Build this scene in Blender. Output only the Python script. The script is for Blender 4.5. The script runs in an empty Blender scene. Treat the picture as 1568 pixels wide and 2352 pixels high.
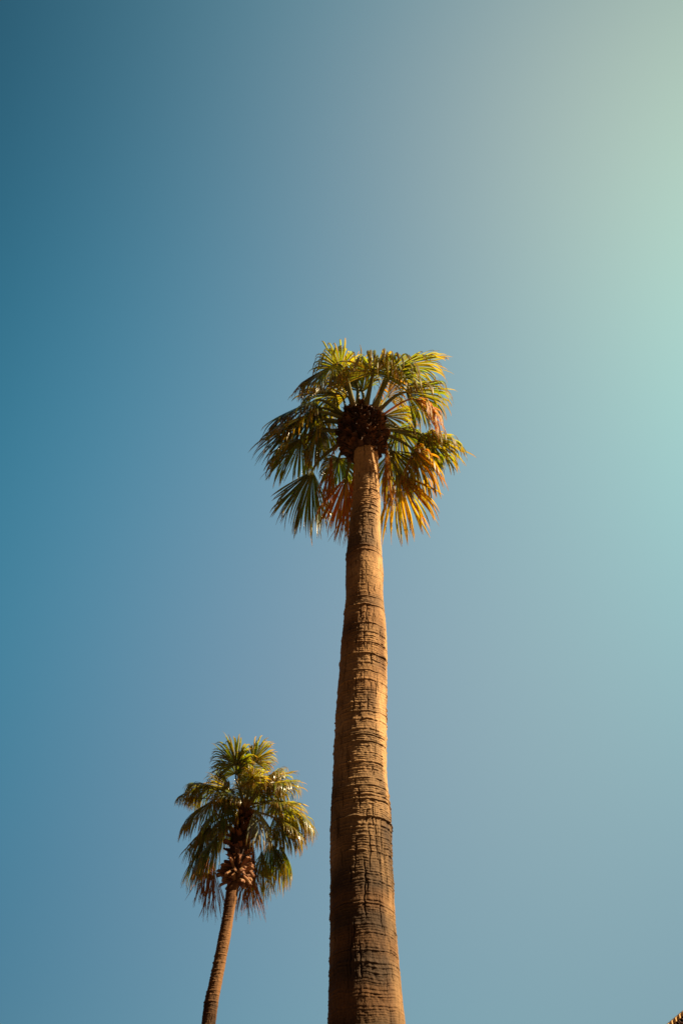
import bpy, bmesh, math, random
import numpy as np
from mathutils import Vector

random.seed(7); rng = np.random.default_rng(7)
sc = bpy.context.scene
R_ = math.radians

# ---------------------------------------------------------------- camera
PITCH = 42.0
CAM = Vector((0, 0, 1.6))
cam = bpy.data.cameras.new('camera'); camo = bpy.data.objects.new('camera', cam)
sc.collection.objects.link(camo); sc.camera = camo
camo.location = CAM; camo.rotation_euler = (R_(90 + PITCH), 0, 0)
cam.sensor_fit = 'VERTICAL'; cam.sensor_height = 36; cam.sensor_width = 24; cam.lens = 35
cam.clip_start = 0.1; cam.clip_end = 3000
cam.dof.use_dof = True; cam.dof.focus_distance = 15.5; cam.dof.aperture_fstop = 1.8

# ---------------------------------------------------------------- sky and sun
SUN_AZ, SUN_EL = 104.0, 38.0
w = bpy.data.worlds.new('World'); sc.world = w; w.use_nodes = True
nt = w.node_tree; bg = nt.nodes['Background']
sky = nt.nodes.new('ShaderNodeTexSky'); sky.sky_type = 'NISHITA'; sky.sun_disc = False
sky.sun_elevation = R_(SUN_EL); sky.sun_rotation = R_(SUN_AZ); sky.altitude = 100
sky.air_density = 1.0; sky.dust_density = 1.0; sky.ozone_density = 1.0
# colour of the air by compass direction: broad lobes in world directions
LOBES = [
    ((0.0, 0.0, 1.0), 0.0, (0.02, 0.03, 0.035)),
    ((0.376, 0.586, 0.718), 6, (0.805, 0.875, 0.326)),
    ((0.355, 0.404, 0.843), 24, (1.136, 1.078, 0.01)),
    ((0.2, 0.791, 0.578), 12, (1.438, 0.998, 0.185)),
    ((0.0, 0.632, 0.775), 6, (0.0, 0.675, 0.341)),
    ((0.187, 0.425, 0.886), 24, (1.517, 0.348, 0.174)),
    ((-0.187, 0.925, 0.33), 12, (0.027, 0.046, 0.096)),
    ((-0.378, 0.748, 0.546), 24, (0.0, 0.379, 0.302)),
    ((0.376, 0.586, 0.718), 3, (0.0, 0.089, 0.802)),
    ((0.52, 0.54, 0.661), 24, (0.676, 1.335, 0.567)),
    ((-0.199, 0.62, 0.759), 24, (0.0, 0.396, 0.359)),
    ((0.0, 0.212, 0.977), 24, (0.168, 0.695, 0.369)),
    ((0.0, 0.808, 0.59), 24, (0.467, 0.021, 0.147)),
    ((0.0, 0.994, 0.109), 12, (0.18, 0.337, 0.238)),
]
tc = nt.nodes.new('ShaderNodeTexCoord')
acc = None
for mu, k, col in LOBES:
    m = Vector(mu).normalized()
    d = nt.nodes.new('ShaderNodeVectorMath'); d.operation = 'DOT_PRODUCT'
    nt.links.new(tc.outputs['Generated'], d.inputs[0]); d.inputs[1].default_value = m
    a = nt.nodes.new('ShaderNodeMath'); a.operation = 'MULTIPLY_ADD'
    nt.links.new(d.outputs['Value'], a.inputs[0]); a.inputs[1].default_value = k; a.inputs[2].default_value = -k
    e = nt.nodes.new('ShaderNodeMath'); e.operation = 'EXPONENT'; nt.links.new(a.outputs[0], e.inputs[0])
    s = nt.nodes.new('ShaderNodeVectorMath'); s.operation = 'SCALE'
    s.inputs[0].default_value = [.812 * c for c in col]; nt.links.new(e.outputs[0], s.inputs['Scale'])
    if acc is None: acc = s.outputs[0]
    else:
        ad = nt.nodes.new('ShaderNodeVectorMath'); ad.operation = 'ADD'
        nt.links.new(acc, ad.inputs[0]); nt.links.new(s.outputs[0], ad.inputs[1]); acc = ad.outputs[0]
mul = nt.nodes.new('ShaderNodeVectorMath'); mul.operation = 'MULTIPLY'
nt.links.new(sky.outputs[0], mul.inputs[0]); nt.links.new(acc, mul.inputs[1])
nt.links.new(mul.outputs[0], bg.inputs['Color']); bg.inputs['Strength'].default_value = 0.05

sl = bpy.data.lights.new('sun', 'SUN'); sl.energy = 5.0; sl.angle = R_(0.53); sl.color = (1.0, 0.80, 0.50)
so = bpy.data.objects.new('sun', sl); sc.collection.objects.link(so)
sdir = Vector((math.cos(R_(SUN_EL)) * math.sin(R_(SUN_AZ)), math.cos(R_(SUN_EL)) * math.cos(R_(SUN_AZ)), math.sin(R_(SUN_EL))))
so.rotation_euler = sdir.to_track_quat('Z', 'Y').to_euler(); so.location = (30, -10, 40)

sc.view_settings.view_transform = 'Standard'; sc.view_settings.look = 'None'
sc.view_settings.exposure = 1.3; sc.view_settings.gamma = 1
sc.cycles.max_bounces = 8; sc.cycles.transparent_max_bounces = 8

# ---------------------------------------------------------------- helpers
FPX = 2287.0
RV = Vector((1, 0, 0)); FV = Vector((0, math.cos(R_(PITCH)), math.sin(R_(PITCH)))); UV = Vector((0, -math.sin(R_(PITCH)), math.cos(R_(PITCH))))
def P(u, v, d): return CAM + FV * d + RV * ((u - 784) / FPX * d) + UV * ((1176 - v) / FPX * d)
def at(u, v, Y):                        # the point of the sight line through (u, v) that lies Y metres ahead
    yi = (1176 - v) / FPX
    return P(u, v, Y / (FV.y + UV.y * yi))

def mesh_obj(name, verts, faces, mat, parent=None, smooth=True):
    me = bpy.data.meshes.new(name)
    me.from_pydata([tuple(v) for v in verts], [], faces); me.update()
    if smooth: me.polygons.foreach_set('use_smooth', [True] * len(me.polygons))
    if mat: me.materials.append(mat)
    o = bpy.data.objects.new(name, me); sc.collection.objects.link(o)
    if parent: o.parent = parent
    return o
def empty(name, loc, label, cat, group=None):
    o = bpy.data.objects.new(name, None); sc.collection.objects.link(o); o.location = loc
    o['label'] = label; o['category'] = cat
    if group: o['group'] = group
    return o
def new_mat(name):
    m = bpy.data.materials.new(name); m.use_nodes = True
    return m, m.node_tree, m.node_tree.nodes['Principled BSDF']
def set_attr(o, name, cols):
    a = o.data.color_attributes.new(name, 'FLOAT_COLOR', 'POINT')
    a.data.foreach_set('color', np.asarray(cols, dtype=np.float32).ravel())

# value noise on a periodic grid, vectorised
_tab = rng.random(4096).astype(np.float32)
def _h(ix, iy, iz): return _tab[(ix * 1619 + iy * 31337 + iz * 6971 + (ix ^ iy) * 127) & 4095]
def vnoise(x, y, z):
    ix, iy, iz = np.floor(x).astype(np.int64), np.floor(y).astype(np.int64), np.floor(z).astype(np.int64)
    fx, fy, fz = x - ix, y - iy, z - iz
    fx, fy, fz = fx * fx * (3 - 2 * fx), fy * fy * (3 - 2 * fy), fz * fz * (3 - 2 * fz)
    r = 0
    for a in (0, 1):
        wx = fx if a else 1 - fx
        for b in (0, 1):
            wy = fy if b else 1 - fy
            for c in (0, 1):
                wz = fz if c else 1 - fz
                r = r + wx * wy * wz * _h(ix + a, iy + b, iz + c)
    return r * 2 - 1
def fbm(x, y, z, o=4):
    s, a = 0, 1.0
    for i in range(o):
        s = s + a * vnoise(x + 17.3 * i, y + 5.1 * i, z + 9.7 * i); x, y, z = x * 2.03, y * 2.03, z * 2.03; a *= .5
    return s

# ---------------------------------------------------------------- materials
def mix_rgb(nt, fac, a, b, mode='MIX'):
    n = nt.nodes.new('ShaderNodeMix'); n.data_type = 'RGBA'; n.blend_type = mode
    for sock, v in ((n.inputs[0], fac), (n.inputs[6], a), (n.inputs[7], b)):
        if hasattr(v, 'is_linked'): nt.links.new(v, sock)
        elif isinstance(v, (int, float)): sock.default_value = v
        else: sock.default_value = (*v, 1)
    return n.outputs[2]
def noise(nt, vec, scale, detail=4, rough=.55):
    n = nt.nodes.new('ShaderNodeTexNoise'); n.inputs['Scale'].default_value = scale
    n.inputs['Detail'].default_value = detail; n.inputs['Roughness'].default_value = rough
    if vec is not None: nt.links.new(vec, n.inputs['Vector'])
    return n
def ramp(nt, f, stops):
    r = nt.nodes.new('ShaderNodeValToRGB'); nt.links.new(f, r.inputs[0])
    el = r.color_ramp.elements
    while len(el) < len(stops): el.new(.5)
    for i, (p, c) in enumerate(stops): el[i].position = p; el[i].color = (*c, 1)
    return r.outputs[0]

def bark_material(name, tint):
    m, nt, b = new_mat(name)
    at_ = nt.nodes.new('ShaderNodeAttribute'); at_.attribute_name = 'bark'
    tc = nt.nodes.new('ShaderNodeTexCoord')
    mp = nt.nodes.new('ShaderNodeMapping'); mp.inputs['Scale'].default_value = (1, 1, .45)
    nt.links.new(tc.outputs['Object'], mp.inputs[0])
    n1 = noise(nt, mp.outputs[0], 38, 5, .65)
    c = mix_rgb(nt, .55, at_.outputs['Color'], ramp(nt, n1.outputs['Fac'], [(.3, (.3, .3, .3)), (.66, (1.25, 1.2, 1.15))]), 'MULTIPLY')
    c = mix_rgb(nt, 1.0, c, tint, 'MULTIPLY')
    nt.links.new(c, b.inputs['Base Color']); b.inputs['Roughness'].default_value = .85
    b.inputs['Specular IOR Level'].default_value = .2
    bp = nt.nodes.new('ShaderNodeBump'); bp.inputs['Strength'].default_value = .8; bp.inputs['Distance'].default_value = .016
    nt.links.new(n1.outputs['Fac'], bp.inputs['Height']); nt.links.new(bp.outputs[0], b.inputs['Normal'])
    return m
M_BARK = bark_material('palm_bark', (1, 1, 1))
M_BARK2 = bark_material('slender_palm_bark', (.43, .36, .32))

def leaf_material(name, rough, trans, tmul, spec=.5, coat=0.0):
    m, nt, b = new_mat(name)
    at_ = nt.nodes.new('ShaderNodeAttribute'); at_.attribute_name = 'pigment'
    nt.links.new(at_.outputs['Color'], b.inputs['Base Color'])
    b.inputs['Roughness'].default_value = rough
    for k_, sock in ((spec, 'Specular IOR Level'), (coat, 'Coat Weight')):   # alpha of the pigment: waxy leaf 1, dried matt tip 0
        g = nt.nodes.new('ShaderNodeMath'); g.operation = 'MULTIPLY'; g.inputs[1].default_value = k_
        nt.links.new(at_.outputs['Alpha'], g.inputs[0]); nt.links.new(g.outputs[0], b.inputs[sock])
    b.inputs['Coat Roughness'].default_value = .16
    t = nt.nodes.new('ShaderNodeBsdfTranslucent')
    nt.links.new(mix_rgb(nt, 1.0, at_.outputs['Color'], tmul, 'MULTIPLY'), t.inputs['Color'])
    mx = nt.nodes.new('ShaderNodeMixShader'); mx.inputs[0].default_value = trans
    nt.links.new(b.outputs[0], mx.inputs[1]); nt.links.new(t.outputs[0], mx.inputs[2])
    nt.links.new(mx.outputs[0], nt.nodes['Material Output'].inputs['Surface'])
    return m
M_LEAF = leaf_material('fan_leaf', .38, .42, (4.2, 3.3, .45), .8, .9)
M_DRY = leaf_material('dry_leaf', .5, .35, (2.3, 1.7, .8), .4)
M_PET = leaf_material('petiole', .4, .05, (2, 2, 1), .5)

def simple(name, col, rough, scale=30, var=.4, bump=.3, dist=.01):
    m, nt, b = new_mat(name)
    tc = nt.nodes.new('ShaderNodeTexCoord'); n = noise(nt, tc.outputs['Object'], scale, 5, .6)
    lo = tuple(c * (1 - var) for c in col); hi = tuple(c * (1 + var) for c in col)
    nt.links.new(ramp(nt, n.outputs['Fac'], [(.3, lo), (.7, hi)]), b.inputs['Base Color'])
    b.inputs['Roughness'].default_value = rough
    bp = nt.nodes.new('ShaderNodeBump'); bp.inputs['Strength'].default_value = bump; bp.inputs['Distance'].default_value = dist
    nt.links.new(n.outputs['Fac'], bp.inputs['Height']); nt.links.new(bp.outputs[0], b.inputs['Normal'])
    return m
M_BOOT = leaf_material('old_leaf_base', .6, .0, (1, 1, 1), .3)
M_STUB = leaf_material('cut_leaf_base', .7, .0, (1, 1, 1), .25)
M_GROUND = simple('dark_earth', (.08, .05, .028), .95, 3, .3, .4, .02)
M_STUCCO = simple('cream_stucco', (.62, .42, .22), .9, 60, .15, .4, .005)
M_TILE = simple('clay_roof_tile', (.10, .045, .03), .8, 12, .5, .3, .01)
M_EDGE = simple('roof_edge_metal', (.12, .10, .10), .6, 20, .3, .1, .002)
M_TRIM = simple('cream_mortar', (.62, .38, .16), .9, 40, .15, .3, .004)
M_WOOD = simple('brown_board', (.22, .11, .05), .8, 20, .3, .3, .004)

# ---------------------------------------------------------------- ground
gm = bmesh.new()
N = 60; ext = 900.0
gv = [[gm.verts.new(((i / N - .5) * 2 * ext, (j / N - .5) * 2 * ext, 0)) for j in range(N + 1)] for i in range(N + 1)]
for i in range(N):
    for j in range(N): gm.faces.new((gv[i][j], gv[i + 1][j], gv[i + 1][j + 1], gv[i][j + 1]))
me = bpy.data.meshes.new('ground'); gm.to_mesh(me); gm.free(); me.materials.append(M_GROUND)
go = bpy.data.objects.new('ground', me); sc.collection.objects.link(go); go['kind'] = 'structure'

# ---------------------------------------------------------------- house with a tiled gable at lower right
def build_house():
    root_p = P(1549, 2336, 26.0) - Vector((0, 0, .10))                       # a point on the rake edge of the gable
    az = R_(179); n = Vector((math.sin(az), math.cos(az), 0)); h = Vector((math.sin(az - math.pi / 2), math.cos(az - math.pi / 2), 0)); h = -h if h.x < 0 else h
    sl = math.tan(R_(33.5)); back = -n
    half = 4.2                                          # half width of the gable; the left eave is .9 m from the seen point
    left = root_p - h * .9 - Vector((0, 0, .9 * sl))
    org = Vector((left.x, left.y, 0)); ez = left.z
    def W(a, dpt, z): return org + h * a + back * dpt + Vector((0, 0, z))
    root = empty('house', org + h * half, 'tan house whose dark roof edge with sunlit toothed trim rises at the lower right corner', 'house')
    loc = root.location
    def add(name, boxes_or_vf, mat, parent=root, smooth=False):
        v, f = boxes_or_vf
        return mesh_obj(name, [p - loc for p in v], f, mat, parent, smooth)
    # walls: a pentagonal prism
    a0, a1, d0, d1 = .35, 2 * half - .35, .35, 12.0
    zt = lambda a: ez + sl * (a if a <= half else 2 * half - a) - .22
    ring = [(a0, 0), (a1, 0), (a1, zt(a1)), (half, zt(half)), (a0, zt(a0))]
    v = [W(a, d0, z) for a, z in ring] + [W(a, d1, z) for a, z in ring]
    f = [(0, 1, 2, 3, 4), (9, 8, 7, 6, 5)] + [((i + 1) % 5, i, i + 5, (i + 1) % 5 + 5) for i in range(5)]
    add('wall', (v, f), M_STUCCO)
    # roof decks
    def slab(a_s, a_e, lift0, lift1, dd0, dd1, z_off=0):
        v = []
        for d in (dd0, dd1):
            for a, up in ((a_s, lift0), (a_e, lift0), (a_e, lift1), (a_s, lift1)):
                zz = ez + sl * (a if a <= half else 2 * half - a) + up
                v.append(W(a, d, zz))
        f = [(0, 1, 2, 3), (7, 6, 5, 4), (0, 4, 5, 1), (1, 5, 6, 2), (2, 6, 7, 3), (3, 7, 4, 0)]
        return v, f
    def cat(parts):
        V, F = [], []
        for v, f in parts:
            o = len(V); V += v; F += [tuple(i + o for i in q) for q in f]
        return V, F
    add('roof_deck', cat([slab(-.1, half - .002, -.11, -.022, .21, 12.3), slab(half + .002, 2 * half + .1, -.11, -.022, .21, 12.3)]), M_WOOD)
    # barge board, set behind the tile ends
    add('barge_board', cat([slab(.0, half - .004, -.42, -.15, .06, .30), slab(half + .004, 2 * half, -.42, -.15, .06, .30)]), M_WOOD)
    # dog-tooth course: bricks laid cornerwise under the roof edge
    V, F = [], []
    step = .142 * math.cos(math.atan(sl))
    for side in (0, 1):
        k = 0; o = len(V); cols = []
        while True:
            a = -.08 + (k // 2) * step + (step * .72 if k % 2 else 0)
            if a > half - .02: break
            d = -.12 if k % 2 == 0 else -.055
            aa = a if side == 0 else 2 * half - a
            z = ez + sl * a
            V += [W(aa, d, z - .02), W(aa, d, z + .074)]; k += 1
        for q in range(k - 1):
            b = o + 2 * q; F.append((b, b + 2, b + 3, b + 1) if side == 0 else (b + 2, b, b + 1, b + 3))
    add('dogtooth_course', (V, F), M_TRIM)
    # back of the course, closes the wedges
    add('mortar_bed', cat([slab(-.08, half - .006, -.016, .070, .05, .3), slab(half + .006, 2 * half + .08, -.016, .070, .05, .3)]), M_WOOD)
    # rake tiles: half barrels whose open ends stick out over the gable; drip edge above
    step = .145
    for side in (0, 1):
        V, F = [], []
        for k in range(int(half / math.cos(math.atan(sl)) / step) + 1):
            s_ = k * step
            a = s_ * math.cos(math.atan(sl)) - .05
            if a > half - .04: break
            aa = a if side == 0 else 2 * half - a
            z0 = ez + sl * a - .085
            for d_a, d_b in ((-.06, .2),):
                o = len(V); n_ = 9
                for d in (d_a, d_b):
                    for r in (.062, .046):
                        for q in range(n_):
                            t = math.pi * 2 * q / n_
                            ca = math.cos(t) * r; cz = math.sin(t) * r * .9
                            V.append(W(aa + ca, d, z0 + cz))
                for q in range(n_):
                    q2 = (q + 1) % n_
                    F.append((o + q, o + q2, o + 2 * n_ + q2, o + 2 * n_ + q))
                    F.append((o + n_ + q, o + q, o + q2, o + n_ + q2))
                    F.append((o + n_ + q2, o + n_ + q, o + 3 * n_ + q, o + 3 * n_ + q2))
        add('rake_tile_course', (V, F), M_TILE, smooth=True)
    # field of barrel tiles running up each slope
    V, F = [], []
    for side in (0, 1):
        cols = int(12 / .24)
        for c in range(cols):
            dc = .62 + c * .24
            o = len(V); m_ = 6; rows = 22
            for i in range(rows):
                for lift in ((0, .012) if 0 < i < rows - 1 else (0,)):
                    a = -.12 + (half + .1) * i / (rows - 1)
                    aa = a if side == 0 else 2 * half - a
                    for q in range(m_ + 1):
                        t = math.pi * q / m_
                        V.append(W(aa, dc + math.cos(t) * .105, ez + sl * a + .02 + math.sin(t) * .09 + lift))
            nr = (len(V) - o) // (m_ + 1)
            for i in range(nr - 1):
                for q in range(m_):
                    b = o + i * (m_ + 1) + q; F.append((b, b + 1, b + m_ + 2, b + m_ + 1))
    add('roof', (V, F), M_TILE, smooth=False)
    add('drip_edge', cat([slab(-.12, half - .008, .078, .1, -.035, .5), slab(half + .008, 2 * half + .12, .078, .1, -.035, .5)]), M_EDGE)
    return root
build_house()

# ---------------------------------------------------------------- palm trunks
def build_trunk(parent, name, prof, mat, nth, dz_vis, z_vis, seed, ring_amp, crack_n, pale_top):
    """prof: list of (z, x, y, radius) from the ground up. Real relief: ring scars, splits, bulges."""
    r = np.random.default_rng(seed)
    zs = np.concatenate([np.arange(prof[0][0], z_vis, .05), np.arange(z_vis, prof[-1][0], dz_vis)])
    pz = np.array([p[0] for p in prof])
    cx = np.interp(zs, pz, [p[1] for p in prof]); cy = np.interp(zs, pz, [p[2] for p in prof])
    rad = np.interp(zs, pz, [p[3] for p in prof])
    ker = np.hanning(31); ker /= ker.sum()
    sm = lambda a: np.convolve(np.pad(a, 15, mode='edge'), ker, 'valid')
    cx, cy, rad = sm(cx), sm(cy), sm(rad)
    th = np.linspace(0, 2 * np.pi, nth, endpoint=False)
    TH, Z = np.meshgrid(th, zs); RAD = rad[:, None] + 0 * TH
    C, S = np.cos(TH) * RAD, np.sin(TH) * RAD
    # ring scars: z warped by a slow wobble so that the rings tilt and break
    Zw = Z + .035 * fbm(C * 1.6, S * 1.6, Z * .9, 3) + .012 * vnoise(C * 9, S * 9, Z * 3)
    edges = [prof[0][0] - .2]
    while edges[-1] < prof[-1][0] + .3: edges.append(edges[-1] + r.choice([.024, .032, .040, .050, .065], p=[.2, .3, .25, .17, .08]))
    edges = np.array(edges); amp = r.uniform(.4, 1.0, len(edges)) ** 1.2
    amp[r.random(len(edges)) < .10] = 1.5
    i = np.clip(np.searchsorted(edges, Zw) - 1, 0, len(edges) - 2)
    t = (Zw - edges[i]) / (edges[i + 1] - edges[i])
    ridge = np.where(t < .22, t / .22, 1 - (t - .22) / .78)       # overhanging lip at the bottom of each ring
    right_side = .5 + .5 * np.cos(TH - .1)
    pale_side = np.clip((right_side - .80) * 4.5 + .8 * fbm(C * 3 + 2, S * 3, Z * .9, 4), 0, 1)  # paler, smoother bark towards the right, broken up by noise
    patch = (1 - .72 * pale_side) * np.clip(.9 + .7 * fbm(C * 1.3 + 3, S * 1.3, Z * .55, 3), .3, 1.25)
    brk = np.clip(.75 + .85 * vnoise(C * 24, S * 24, i * 3.7), .1, 1.4)
    brk = np.where(amp[i] > 1.35, np.clip(brk * .5 + .55, .5, 1.2), brk)
    wide = np.clip((edges[i + 1] - edges[i]) / .04, .6, 1.5)
    H = ring_amp * amp[i] * ridge * patch * brk * wide
    # big swellings and dents
    H += .006 * vnoise(C * .2, S * .2, Z * 1.7) * RAD / .4 + .007 * fbm(C * 2.2, S * 2.2, Z * 2.5, 3)
    H += .005 * fbm(C * 20, S * 20, Z * 9, 3)
    # splits that run up the trunk
    crack = np.zeros_like(H)
    for k in range(crack_n):
        zc = prof[0][0] + (prof[-1][0] - prof[0][0]) * r.random() ** 1.25; L = r.uniform(.12, .75) * (1.3 if zc < 8 else .7)
        sel = np.where((zs > zc - L / 2) & (zs < zc + L / 2))[0]
        if len(sel) < 3: continue
        tc_ = r.uniform(0, 2 * np.pi); zz = zs[sel]
        rr = rad[sel]; path = tc_ + .03 * np.sin(zz * r.uniform(4, 9) + r.uniform(0, 6)) / rr * .4 + .012 * np.sin(zz * r.uniform(25, 50)) / rr * .4
        dth = (TH[sel] - path[:, None] + np.pi) % (2 * np.pi) - np.pi
        dist = np.abs(dth) * rr[:, None]
        env = np.clip(1 - np.abs((zz - zc) / (L / 2)) ** 3, 0, 1)[:, None]
        wd = r.uniform(.004, .009)
        g = np.exp(-(dist / wd) ** 2) * env * r.uniform(.5, 1)
        crack[sel] = np.maximum(crack[sel], g)
    H -= crack * (.030 - .010 * np.clip((Z - 5) / 6, 0, 1))
    RR = RAD + H
    X = cx[:, None] + np.cos(TH) * RR; Y = cy[:, None] + np.sin(TH) * RR
    V = np.stack([X, Y, Z], -1).reshape(-1, 3) - np.array(parent.location)
    nr = len(zs)
    a = np.arange(nr - 1)[:, None] * nth + np.arange(nth)[None]; b = np.arange(nr - 1)[:, None] * nth + (np.arange(nth)[None] + 1) % nth
    Fq = np.stack([a, b, b + nth, a + nth], -1).reshape(-1, 4)
    me = bpy.data.meshes.new(name)
    me.vertices.add(len(V)); me.vertices.foreach_set('co', V.astype(np.float32).ravel())
    me.loops.add(Fq.size); me.loops.foreach_set('vertex_index', Fq.ravel().astype(np.int32))
    me.polygons.add(len(Fq)); me.polygons.foreach_set('loop_start', np.arange(0, Fq.size, 4, dtype=np.int32))
    me.polygons.foreach_set('loop_total', np.full(len(Fq), 4, dtype=np.int32))
    me.update(calc_edges=True); me.polygons.foreach_set('use_smooth', np.ones(len(Fq), dtype=bool))
    me.materials.append(mat)
    o = bpy.data.objects.new(name, me); sc.collection.objects.link(o); o.parent = parent
    # pigment: orange-tan wood, grey weathering in bands and blotches, shade of the splits painted in
    grey = np.clip(.5 + .9 * fbm(C * .8, S * .8, Z * 1.1 + 4, 4) + .35 * np.sin(Zw * 9.0 + 2 * vnoise(C, S, Z)), 0, 1)[..., None]
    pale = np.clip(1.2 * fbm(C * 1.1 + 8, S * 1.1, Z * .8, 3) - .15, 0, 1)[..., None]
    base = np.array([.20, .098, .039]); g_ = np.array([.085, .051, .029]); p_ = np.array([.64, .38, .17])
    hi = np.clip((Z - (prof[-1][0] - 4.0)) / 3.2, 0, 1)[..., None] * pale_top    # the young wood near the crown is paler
    grey = grey * (1 - .75 * hi); pale = np.clip(pale * .7 + pale_side[..., None] * np.clip((Z[..., None] - 4) / 8 + .35, .4, .95) + .75 * hi, 0, 1)
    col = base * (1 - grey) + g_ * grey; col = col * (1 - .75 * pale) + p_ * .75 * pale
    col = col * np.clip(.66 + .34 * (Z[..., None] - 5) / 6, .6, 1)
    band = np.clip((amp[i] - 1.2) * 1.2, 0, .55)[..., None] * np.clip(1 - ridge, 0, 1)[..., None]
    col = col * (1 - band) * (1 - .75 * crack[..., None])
    col = np.concatenate([col, np.ones(col.shape[:2] + (1,))], -1)
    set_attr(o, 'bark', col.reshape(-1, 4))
    return o

# ---------------------------------------------------------------- fan leaves
GREENS = [(.105, .125, .024), (.135, .150, .028), (.085, .108, .024), (.160, .160, .028)]
PIG = dict(g=None, p=(.175, .19, .045), y=(.25, .19, .022), o=(.34, .14, .026), d=(.26, .11, .036), l=(.42, .215, .06))
def lerp(a, b, t): return tuple(x + (y - x) * t for x, y in zip(a, b))
def orth(n, a):
    n = n - a * n.dot(a)
    return n.normalized() if n.length > 1e-4 else a.orthogonal().normalized()

def make_petiole(base, hub, A, N, L, kind, parent, name, w0=.085, w1=.034, arch=.12):
    D = (hub - base).length
    start = (hub - base).normalized()
    c1 = base + start * D * .35 + Vector((0, 0, arch * D)); c2 = hub - A * D * .28
    pts = []
    for i in range(12):
        t = i / 11
        pts.append(base * (1 - t) ** 3 + c1 * 3 * t * (1 - t) ** 2 + c2 * 3 * t * t * (1 - t) + hub * t ** 3)
    for i in range(1, 5): pts.append(hub + A * (.09 * i * L) + Vector((0, 0, -.004 * i * i)))
    V, F, Cc = [], [], []
    n_ = 8
    green = PIG[kind] if kind in 'dl' else lerp((.12, .14, .03), (.15, .15, .03), random.random())
    for i, p in enumerate(pts):
        t = min(1, i / 11)
        T = (pts[min(i + 1, len(pts) - 1)] - pts[max(i - 1, 0)]).normalized()
        n = orth(N * .7 + Vector((0, 0, .5)), T); s = T.cross(n)
        wdt = (w0 + (w1 - w0) * t ** .7) * (1 if i <= 11 else max(.12, 1 - (i - 11) / 4.5))
        if i == 0: wdt *= 1.5
        for q in range(n_):
            an = 2 * math.pi * q / n_
            V.append(p + s * (math.cos(an) * wdt * .5) + n * (math.sin(an) * wdt * .26))
            edge = abs(math.cos(an)) > .8
            c = lerp(green, (.30, .15, .045), .4 if edge else 0) if kind not in 'dl' else green
            if t < .22: c = lerp((.28, .12, .04), c, min(1, t / .22))
            Cc.append((*c, 1))
    for i in range(len(pts) - 1):
        for q in range(n_):
            a = i * n_ + q; b = i * n_ + (q + 1) % n_
            F.append((a, b, b + n_, a + n_))
    F.append(tuple(range(n_ - 1, -1, -1)))
    o = mesh_obj(name, [v - parent.location for v in V], F, M_DRY if kind in 'dl' else M_PET, parent)
    set_attr(o, 'pigment', Cc)
    return o

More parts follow.
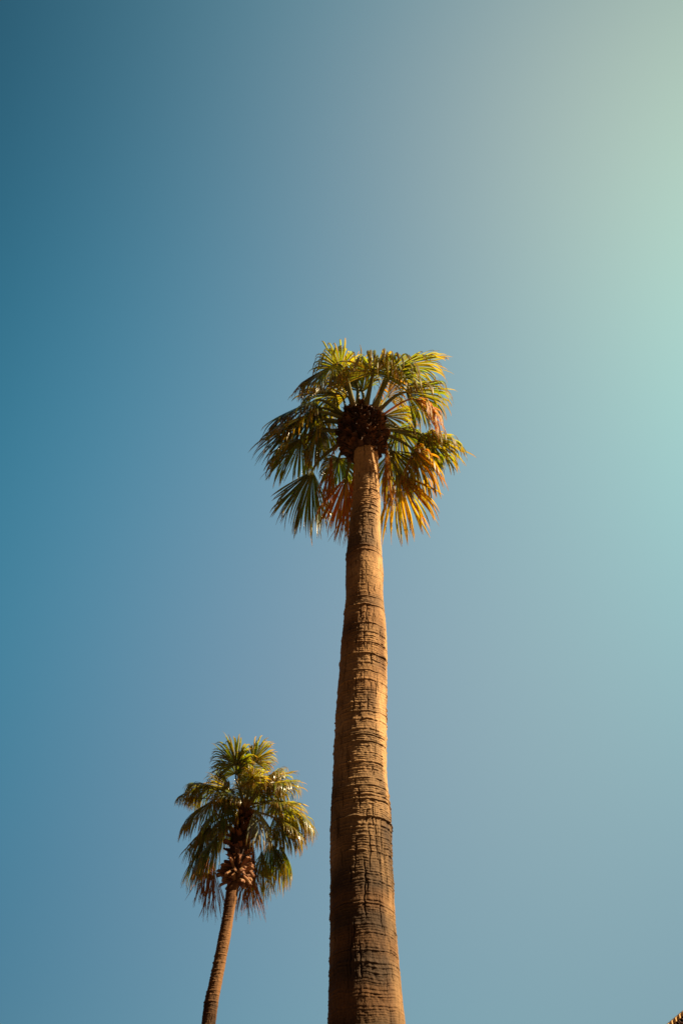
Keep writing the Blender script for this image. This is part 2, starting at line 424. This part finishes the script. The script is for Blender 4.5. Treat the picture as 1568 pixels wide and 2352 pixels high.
DOWN = Vector((0, 0, -1)); LS = 1.16
def make_blade(hub, A, N, L, span, droop, kind, frond, origin, cup=.35, nseg=None):
    S = A.cross(N).normalized()
    dead = kind in 'dl'
    span = R_(span); nseg = nseg or int(max(20, 78 * min(1, .36 + span / 2.8))); L = L * LS; droop = droop * 1.25
    V, F, Cc = [], [], []
    n = 12
    g0 = random.choice(GREENS) if kind == 'g' else PIG[kind]
    tipc = (.22, .12, .04) if not dead else lerp(g0, (.34, .19, .09), .5)
    bend0 = random.uniform(0, 6.28)
    sway = Vector((random.uniform(-.12, .12), random.uniform(-.12, .12), 0))
    dphi = 2 * span / nseg
    for k in range(nseg):
        ph = -span + dphi * (k + .5)
        f = ph / max(span, .01)
        d = A * math.cos(ph) + S * math.sin(ph) - N * (cup * math.sin(min(abs(ph), 1.57)) ** 2)
        jt = .07 if dead else .03; d = d + Vector((random.gauss(0, jt), random.gauss(0, jt), random.gauss(0, jt)))
        d.normalize()
        ell = L * (.70 + .30 * math.cos(min(abs(ph), 1.7))) * random.uniform(.86, 1.08)
        if random.random() < .06: ell *= random.uniform(.55, .85)
        ts = random.uniform(.50, .70); wmax = 2.7 * math.tan(min(dphi, .3) / 2) * ell * ts
        wmax = min(max(wmax, .018), .068)
        kt0 = (.66 if random.random() < .18 else .47) + .09 * math.sin(ph * 2.3 + bend0) + random.uniform(-.06, .06); gk = droop * random.uniform(.65, 1.35); kink = random.random() < .35; kt = random.uniform(.5, .8)
        tw = random.gauss(0, .75) * (1.6 if dead else 1); curl = random.uniform(-1, 1) * (2.5 if dead else 1)
        col0 = tuple(max(.004, c * random.uniform(.78, 1.25)) for c in g0)
        if kind == 'g' and random.random() < .07: col0 = lerp(col0, (.16, .12, .02), random.uniform(.3, .9))
        if kind == 'y' and random.random() < .2: col0 = lerp(col0, (.20, .07, .02), random.uniform(.3, .8))
        p = hub.copy(); o = len(V); fold_k = random.uniform(.2, .65)
        for j in range(n + 1):
            t = j / n
            cross = (-A * math.sin(ph) + S * math.cos(ph))
            cross = cross - d * cross.dot(d); cross.normalize()
            nn = d.cross(cross); nn = -nn if nn.dot(N) < 0 else nn
            if t > ts:
                aa = tw * (t - ts) * 2.2
                cross, nn = cross * math.cos(aa) + nn * math.sin(aa), nn * math.cos(aa) - cross * math.sin(aa)
                wdt = wmax * (1 - ((t - ts) / (1 - ts)) ** 1.9) + .004
            else:
                wdt = min(wmax, 2.7 * math.tan(min(dphi, .3) / 2) * ell * t * 1.04 + .004)
            fold = wdt * (.34 if t < ts else fold_k)
            V += [p - cross * wdt * .5 - nn * fold * .5, p + nn * fold * .5, p + cross * wdt * .5 - nn * fold * .5]
            cc = col0
            if t > .72: cc = lerp(col0, tipc, ((t - .72) / .28) ** .9 * random.uniform(.6, 1))
            elif t < .12 and not dead: cc = lerp((.14, .11, .02), col0, t / .12)
            lo = tuple(x * .8 for x in cc)
            gl = 1 if t < .84 else max(.0, 1 - (t - .84) / .08)
            Cc += [(*lo, gl), (*cc, gl), (*lo, gl)]
            step = ell / n
            # the free part of every segment sags, more so towards its tip
            q_ = min(1, max(0, (t - kt0) / .22)); g = gk * (.01 + .04 * t + .42 * q_ * q_ * (3 - 2 * q_))
            if kink and t > kt: g += .55 * min(1.5, droop)
            d = d + DOWN * g + sway * (.25 * t) + cross * (curl * .06 * t)
            d.normalize()
            p = p + d * step
        for j in range(n):
            a = o + 3 * j
            F.append((a, a + 1, a + 4, a + 3)); F.append((a + 1, a + 2, a + 5, a + 4))
    # loose white-tan threads hanging from the clefts
    for k in range(0):
        ph = random.uniform(-span, span); d = (A * math.cos(ph) + S * math.sin(ph)).normalized()
        p = hub + d * L * random.uniform(.4, .6); o = len(V); cr = d.cross(DOWN); cr = cr.normalized() if cr.length > .01 else S
        for j in range(6):
            V += [p - cr * .0035, p + cr * .0035]; Cc += [(.4, .27, .12, 1)] * 2
            d = (d + DOWN * .5 + Vector((random.uniform(-.3, .3), random.uniform(-.3, .3), 0))).normalized(); p = p + d * .07
        for j in range(5): F.append((o + 2 * j, o + 2 * j + 1, o + 2 * j + 3, o + 2 * j + 2))
    b = mesh_obj('leaf_blade', [v - origin for v in V], F, M_DRY if dead else M_LEAF, frond)
    set_attr(b, 'pigment', Cc)
    return b

def make_fronds(tree, specs, px, O, axis_xy, rim, rim_dz, sx, w0, w1):
    """specs: (kind, hub x, y, w, toward x, y, slope c, length, half span, droop); px maps crop coordinates and depth to a world point."""
    Od = (O - CAM).dot(FV)
    for sp in specs:
        kind, hx, hy, wd, tx, ty, c, L, span, droop = sp[:10]
        opt = sp[10] if len(sp) > 10 else {}
        hub = px(hx, hy, Od + wd)
        v2 = Vector((tx - hx, -(ty - hy))); v2.normalize()
        A = (RV * v2.x + UV * v2.y + FV * c).normalized()
        out = Vector((hub.x - O.x, hub.y - O.y, 0)); out = out.normalized() if out.length > .05 else Vector((0, -1, 0))
        N = orth(Vector((0, 0, 1)) * max(.15, 1 - abs(A.z)) + out * (.9 if A.z < -.2 else -.5 if A.z > .5 else .25) + Vector((0, 0, .2)), A)
        if 'roll' in opt:
            S = A.cross(N); r = R_(opt['roll']); N = (N * math.cos(r) + S * math.sin(r)).normalized()
        base = Vector((O.x, O.y, O.z)) + out * rim * random.uniform(.75, 1) + Vector((0, 0, rim_dz * random.uniform(.2, 1) * (1 if hub.z > O.z else -.6)))
        dead = kind in 'dl'
        fr = make_petiole(base, hub, A, N, L, kind, tree, 'dead_frond' if dead else 'palm_frond',
                          w0 * (.55 if dead else 1), w1 * (.6 if dead else 1), opt.get('arch', .10 if not dead else .05))
        if dead: fr['label'] = 'dry brown frond hanging down'
        elif kind == 'y': fr['label'] = 'yellowing sunlit frond'
        elif kind == 'o': fr['label'] = 'orange half dead frond'
        make_blade(hub, A, N, L, span, droop, kind, fr, tree.location, opt.get('cup', .35))

def flake(p, out, up, L, wid, flare, V, F, C, col, thick=.012, curl=.5):
    """one old leaf base: a curved, cupped plate that stands off the stem, its broken end curled"""
    side = up.cross(out).normalized()
    o = len(V); n, m = 6, 4
    d = (up * math.cos(flare) + out * math.sin(flare)).normalized()
    q = p.copy(); notch = random.uniform(.0, .35)
    for sgn in (1, -1):
        q = p.copy(); dd = d.copy()
        for j in range(n + 1):
            t = j / n
            ww = wid * (1 - .35 * t) * (.5 + .5 * min(1, t * 4 + .4))
            nn = side.cross(dd).normalized()
            for k in range(m + 1):
                s = k / m * 2 - 1
                cupz = (s * s) * wid * .42 * (1 - .2 * t)
                endz = -notch * L * (1 - abs(s)) * (t > .95)
                V.append(q + side * (s * ww * .5) - nn * cupz * curl + dd * endz + nn * (sgn * thick * .5))
                sh = random.uniform(.75, 1.25) * (1.0 + .5 * t)
                C.append((*[min(.6, c * sh) for c in col], 1))
            dd = (dd + out * (curl * .16) + side * random.gauss(0, .07) + up * random.gauss(-.03, .08)).normalized()
            q = q + dd * (L / n)
    h = (n + 1) * (m + 1)
    for j in range(n):
        for k in range(m):
            a = o + j * (m + 1) + k
            F.append((a, a + 1, a + m + 2, a + m + 1)); F.append((a + h, a + h + m + 1, a + h + m + 2, a + h + 1))
    def rim(a, b): F.append((a, b, b + h, a + h))
    for k in range(m): rim(o + k + 1, o + k); rim(o + n * (m + 1) + k, o + n * (m + 1) + k + 1)
    for j in range(n): rim(o + j * (m + 1), o + (j + 1) * (m + 1)); rim(o + (j + 1) * (m + 1) + m, o + j * (m + 1) + m)

def collar(tree, name, rings, count, L, wid, cols, flare, seed):
    """rings: (center, radius) from bottom to top; a shaggy coat of old leaf bases over a dark core"""
    random.seed(seed)
    V, F, C = [], [], []
    n = 20
    for c, r in rings:
        for q in range(n):
            a = 2 * math.pi * q / n
            V.append(c + Vector((math.cos(a) * r * .86, math.sin(a) * r * .86, 0))); C.append((.03, .012, .006, 1))
    for i in range(len(rings) - 1):
        for q in range(n):
            a = i * n + q; b = i * n + (q + 1) % n; F.append((a, b, b + n, a + n))
    F.append(tuple(range((len(rings) - 1) * n, len(rings) * n))); F.append(tuple(range(n - 1, -1, -1)))
    for k in range(count):
        t = (k + .5) / count * (len(rings) - 1); i = min(int(t), len(rings) - 2); u = t - i
        c = rings[i][0].lerp(rings[i + 1][0], u); r = rings[i][1] * (1 - u) + rings[i + 1][1] * u
        a = k * 2.399963 + random.uniform(-.25, .25)
        c = c + Vector((0, 0, random.gauss(0, .07))); out = Vector((math.cos(a), math.sin(a), 0)); up = Vector((random.gauss(0, .6), random.gauss(0, .6), 1)).normalized()
        flake(c + out * r * .84, out, up, L * random.uniform(.7, 1.25), wid * random.uniform(.7, 1.25), flare + random.gauss(0, .38), V, F, C,
              random.choice(cols), curl=random.uniform(.35, .95))
    for k in range(count // 2):                              # stringy fibre that frays out of the old bases
        t = random.random() * (len(rings) - 1); i = min(int(t), len(rings) - 2); u = t - i
        c = rings[i][0].lerp(rings[i + 1][0], u); r = rings[i][1] * (1 - u) + rings[i + 1][1] * u
        a = random.uniform(0, 6.283); d = Vector((math.cos(a), math.sin(a), random.uniform(-.6, .6))).normalized()
        p = c + Vector((math.cos(a) * r, math.sin(a) * r, 0)) * .9; sd = Vector((-math.sin(a), math.cos(a), random.uniform(-.5, .5))).normalized()
        o = len(V); wd_ = random.uniform(.004, .010); cc = random.choice(cols); n2 = 6
        for j in range(n2):
            ww = wd_ * (1 - j / n2 * .8); V += [p - sd * ww, p + sd * ww]; C += [(*[x * 2.2 for x in cc], 1)] * 2
            p = p + d * random.uniform(.03, .055); d = (d + Vector((random.gauss(0, .3), random.gauss(0, .3), -.28 + random.gauss(0, .2)))).normalized()
        for j in range(n2 - 1): F.append((o + 2 * j, o + 2 * j + 1, o + 2 * j + 3, o + 2 * j + 2))
    o = mesh_obj(name, [v - tree.location for v in V], F, M_BOOT, tree)
    set_attr(o, 'pigment', C)
    return o

# ================================================================ the tall palm
D1 = 14.0
prof_px = [(2352, 753, 931), (2300, 753, 926), (2200, 755, 917), (2100, 757, 908), (2000, 759, 901), (1900, 760, 898), (1800, 763, 890), (1700, 767, 888),
           (1640, 770, 888), (1600, 773, 889), (1500, 782, 889), (1460, 785, 888), (1400, 791, 883), (1365, 795, 879), (1320, 793, 881), (1270, 796, 876),
           (1240, 799, 874), (1190, 806, 873), (1150, 811, 873), (1100, 814, 871), (1060, 814, 869), (1030, 812, 867), (1000, 812, 866)]
prof = []
for v, l, r in prof_px:
    p = at((l + r) / 2, v, D1); dep = (p - CAM).dot(FV)
    prof.append((p.z, p.x, p.y, (r - l) / 2 * dep / FPX * .985))
z0, x0, y0, r0 = prof[0]
prof = [(-.1, x0 + .05, D1, r0 * 1.55), (.35, x0 + .05, D1, r0 * 1.32), (1.2, x0 + .04, D1, r0 * 1.17), (3, x0 + .02, D1, r0 * 1.08)] + prof
TREE1 = empty('palm_tree', (x0 + .05, D1, 0), 'tall fan palm with thick ringed trunk and round dark collar under its crown', 'palm tree', 'fan palms')
top = at(840, 1000, D1)
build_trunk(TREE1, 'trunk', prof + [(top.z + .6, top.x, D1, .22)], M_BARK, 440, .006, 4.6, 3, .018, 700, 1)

def px1(cx, cy, d): return P(562.7 + cx * .33688, 769.3 + cy * .33688, d)
O1 = at(562.7 + 800 * .33688, 979, D1)
ax = lambda dz, r: (Vector((O1.x, O1.y, O1.z + dz)), r)
collar(TREE1, 'leaf_base_collar', [ax(-.78, .25), ax(-.66, .35), ax(-.42, .44), ax(-.15, .46), ax(.08, .40), ax(.26, .22)], 430, .16, .135,
       [(.040, .015, .007), (.060, .024, .010), (.028, .012, .007), (.11, .042, .016)], .95, 5)
random.seed(21)
MAIN = [
    ('p', 650, 235, -.05, 575, 80, -.8, .85, 62, 1.3),
    ('g', 610, 200, -.3, 400, 330, -.5, 1.05, 85, 1.2),
    ('p', 870, 262, -.3, 890, 80, -1.6, 1.22, 95, 1.9),
    ('g', 985, 275, -.2, 1030, 150, -1.5, 1.1, 75, 1.8),
    ('p', 1045, 215, .1, 1370, 180, 0, 1.0, 58, .6),
    ('g', 1095, 390, -.1, 1400, 370, -.1, 1.0, 80, 1.2),
    ('l', 1160, 440, -.2, 1370, 560, -.9, 1.0, 45, 2.0),
    ('g', 1245, 690, .1, 1510, 780, 0, .9, 100, 1.4),
    ('y', 1150, 790, -.1, 1290, 960, -.4, 1.05, 80, 1.1),
    ('y', 1045, 940, .25, 1160, 1350, -.3, 1.35, 45, .5),
    ('g', 1000, 790, .45, 1120, 1060, 0, 1.0, 70, .8),
    ('l', 965, 735, -.35, 955, 1150, -.5, 1.4, 16, .5),
    ('g', 470, 450, -.1, 100, 640, .1, 1.15, 100, 1.0),
    ('g', 430, 540, -.2, 60, 780, -.1, 1.25, 50, .5),
    ('g', 500, 600, 0, 430, 850, -.3, .95, 80, 1.0),
    ('g', 380, 710, .1, 150, 930, 0, 1.0, 75, .6),
    ('g', 460, 925, .3, 310, 1330, -.1, 1.3, 50, .5),
    ('l', 590, 830, -.1, 560, 1140, -.5, 1.1, 20, .5),
    ('g', 640, 840, .5, 610, 1000, .2, .75, 110, 1.0),
    ('o', 690, 970, .3, 625, 1370, -.4, 1.25, 36, .6),
    ('l', 740, 960, .4, 720, 1370, -.4, 1.35, 13, .5),
    ('g', 760, 330, .5, 740, 250, .8, .8, 90, 1.0),
    ('g', 620, 400, .5, 420, 400, .5, .9, 90, 1.0),
    ('y', 880, 440, .6, 900, 400, 1.0, .7, 80, .8),
    ('g', 1040, 640, .5, 1200, 760, .2, .9, 90, 1.0),
    ('g', 950, 550, .6, 1150, 540, .6, .8, 70, .8),
    ('g', 520, 620, .4, 480, 720, .2, .8, 90, 1.0),
    ('g', 700, 420, .5, 640, 330, .5, .75, 80, 1.1),
    ('y', 965, 420, .5, 1010, 330, .5, .75, 80, 1.1),
    ('g', 800, 390, .5, 760, 240, .2, .7, 70, 1.4),
]
more = []
for k, (du, dv, dw) in {12: (25, 60, .25), 7: (-60, 20, .25)}.items():
    sp = MAIN[k]
    more.append(('g', sp[1] + du, sp[2] + dv, sp[3] + dw, sp[4] + random.gauss(0, 50), sp[5] + random.gauss(0, 50) + 60, sp[6] + .1, sp[7] * .95, sp[8], sp[9] * 1.15))
make_fronds(TREE1, MAIN + more, px1, O1, None, .34, .22, 0, .135, .058)

# ================================================================ the slender palm
D2 = 24.5
def c6(cx, cy): return 378.9 + cx * .22702, 1665 + cy * .22702
def px2(cx, cy, d): return P(*c6(cx - 34, cy), d)
pp = [(2352, 462.8, 495.3), (2300, 470, 502), (2250, 482, 512), (2205, 491.3, 519.3), (2150, 502.5, 530), (2096, 512.2, 538.6), (2037, 521, 547.5)]
prof2 = []
for v, l, r in pp:
    p = at((l + r) / 2, v, D2); dep = (p - CAM).dot(FV); prof2.append((p.z, p.x, p.y, (r - l) / 2 * dep / FPX * .97))
z0, x0, y0, r0 = prof2[0]; dx = (prof2[2][1] - x0) / (prof2[2][0] - z0)
low = [(z, x0 + dx * .55 * (z - z0), D2, r0 * k) for z, k in ((-.1, 1.6), (.3, 1.35), (1.5, 1.2), (5, 1.06))]
TREE2 = empty('palm_tree', (low[1][1], D2, 0), 'slender smaller fan palm with leaning trunk, cut leaf stubs and hanging brown fronds', 'palm tree', 'fan palms')
st = at(*c6(735, 1480), D2); bt = at(*c6(765, 1150), D2); hd = at(*c6(810, 860), D2); tt = at(*c6(700, 1600), D2)
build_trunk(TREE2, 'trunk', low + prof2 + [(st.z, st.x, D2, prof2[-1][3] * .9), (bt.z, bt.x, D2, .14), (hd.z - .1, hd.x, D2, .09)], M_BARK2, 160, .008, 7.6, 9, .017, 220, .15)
def seg(t): # axis from trunk top to heart
    pts = [tt, st, bt, hd]; k = min(int(t * 3), 2); return pts[k].lerp(pts[k + 1], t * 3 - k)
collar(TREE2, 'leaf_base_collar', [(seg(.36), .20), (seg(.5), .29), (seg(.68), .31), (seg(.82), .25), (seg(.96), .12)], 110, .2, .13,
       [(.10, .035, .017), (.14, .05, .022), (.065, .026, .014), (.17, .07, .03)], .5, 11)
random.seed(31)
# cut stubs of old leaves below the crown, each its own part
for k in range(64):
    t = .015 + .42 * (k + .5) / 64
    a = k * 2.399963 + random.uniform(-.2, .2)
    c = seg(t); out = Vector((math.cos(a), math.sin(a), 0))
    rr = .15 + .17 * math.sin(math.pi * min(1, (t / .44)) * .75)
    L = random.uniform(.08, .22); wd = random.uniform(.07, .14); th_ = random.uniform(.028, .042)
    d = (out * .8 + Vector((0, 0, random.uniform(-.6, .9)))).normalized()
    n = orth(Vector((random.gauss(0, .5), random.gauss(0, .5), 1)) + out * .4, d); s = d.cross(n)
    V, F, C = [], [], []; m = 10
    base_c = random.choice([(.26, .12, .055), (.20, .09, .042), (.33, .165, .08), (.15, .065, .032)])
    dd = d.copy(); q = c + out * rr * .55
    for j in range(5):
        tt_ = j / 4; ww = wd * (.75 + .3 * tt_)
        for i in range(m):
            an = 2 * math.pi * i / m; ex = math.copysign(abs(math.cos(an)) ** .6, math.cos(an)); ey = math.copysign(abs(math.sin(an)) ** .6, math.sin(an))
            jit = random.uniform(.92, 1.08)
            V.append(q + s * (ex * ww * .5 * jit) + n * (ey * th_ * jit - ww * .25 * ex * ex)); C.append((*[x * random.uniform(.75, 1.15) * (.6 + .4 * tt_) for x in base_c], 1))
        dd = (dd + Vector((0, 0, -.12))).normalized(); q = q + dd * (L + rr * .4) / 4
    for j in range(4):
        for i in range(m):
            b0 = j * m + i; b1 = j * m + (i + 1) % m; F.append((b0, b1, b1 + m, b0 + m))
    V.append(q - dd * (L / 4) * .9 + dd * .0); C.append((*[x * .7 for x in base_c], 1)); e = len(V) - 1
    for i in range(m): F.append((4 * m + i, 4 * m + (i + 1) % m, e))
    o = mesh_obj('cut_leaf_base', [v - TREE2.location for v in V], F, M_STUB, TREE2, smooth=False); set_attr(o, 'pigment', C)
O2 = Vector((hd.x, D2, hd.z))
random.seed(41)
SECOND = [
    ('g', 755, 400, 0, 740, 110, -.2, .85, 120, .5),
    ('p', 935, 370, .2, 1010, 190, -.1, .70, 100, .4),
    ('p', 920, 540, -.3, 940, 400, -.5, .60, 140, .9),
    ('g', 690, 650, .1, 560, 480, 0, .75, 60, 1.0),
    ('g', 500, 620, 0, 220, 560, 0, .80, 60, 1.6),
    ('g', 730, 710, -.3, 540, 650, -.3, .75, 110, 1.4),
    ('g', 510, 765, -.1, 180, 980, -.1, 1.15, 75, .9),
    ('g', 640, 800, -.3, 660, 1000, -.6, .80, 80, 1.0),
    ('g', 565, 1110, -.35, 350, 1450, -.3, 1.15, 50, .6),
    ('g', 420, 1180, .1, 300, 1600, -.1, 1.10, 30, .6),
    ('g', 1110, 600, 0, 1430, 540, 0, .85, 80, 1.5),
    ('p', 1165, 790, -.2, 1380, 800, -.1, .75, 130, .4),
    ('g', 1180, 960, .1, 1450, 1150, 0, 1.0, 80, 1.0),
    ('g', 950, 850, -.4, 1080, 1150, -.4, .95, 50, 1.0),
    ('g', 1010, 1270, -.1, 1050, 1740, -.5, 1.15, 25, .6),
    ('g', 1210, 1220, 0, 1270, 1620, -.3, 1.05, 50, .8),
    ('g', 1280, 800, .4, 1480, 1000, .2, 1.1, 60, 1.3),
    ('g', 880, 640, .4, 900, 560, .6, .60, 90, 1.0),
    ('g', 540, 880, .3, 430, 1130, .1, 1.0, 70, 1.1),
    ('g', 600, 960, .4, 560, 1150, 0, .80, 70, 1.0),
    ('g', 1000, 700, .4, 1080, 650, .4, .70, 90, 1.3),
    ('g', 480, 1030, .2, 290, 1350, 0, 1.0, 60, .8),
    ('p', 1060, 560, .2, 1290, 400, .1, .75, 75, 1.2),
    ('g', 340, 640, .2, 170, 720, 0, .6, 70, 1.3),
    ('d', 510, 1330, .1, 560, 1850, -.5, 1.35, 13, .5),
    ('d', 470, 1320, .2, 450, 1700, -.4, 1.1, 13, .5),
    ('d', 880, 1230, -.1, 880, 1850, -.5, 1.55, 11, .4),
    ('d', 420, 1200, .3, 350, 1500, -.3, .80, 14, .5),
    ('d', 920, 1150, .1, 910, 1500, -.4, 1.0, 12, .5),
    ('d', 900, 1330, .2, 905, 1800, -.4, 1.2, 16, .5),

]
more = []
for sp in SECOND:                                        # inner leaves that fill the crown behind each outer one
    if sp[0] in 'gyp' and sp[8] > 40 and (sp[1] > 1050 or sp[2] < 720):
        more.append(('g', sp[1] * .82 + 815 * .18 + random.gauss(0, 30), sp[2] * .82 + 850 * .18 + random.gauss(0, 30), sp[3] + random.uniform(.05, .4),
                     sp[4] + random.gauss(0, 60), sp[5] + random.gauss(0, 60) + 40, sp[6] + random.gauss(0, .15), sp[7] * .92, sp[8], sp[9] * 1.2))
make_fronds(TREE2, SECOND + more, px2, O2, None, .10, .15, 0, .09, .038)
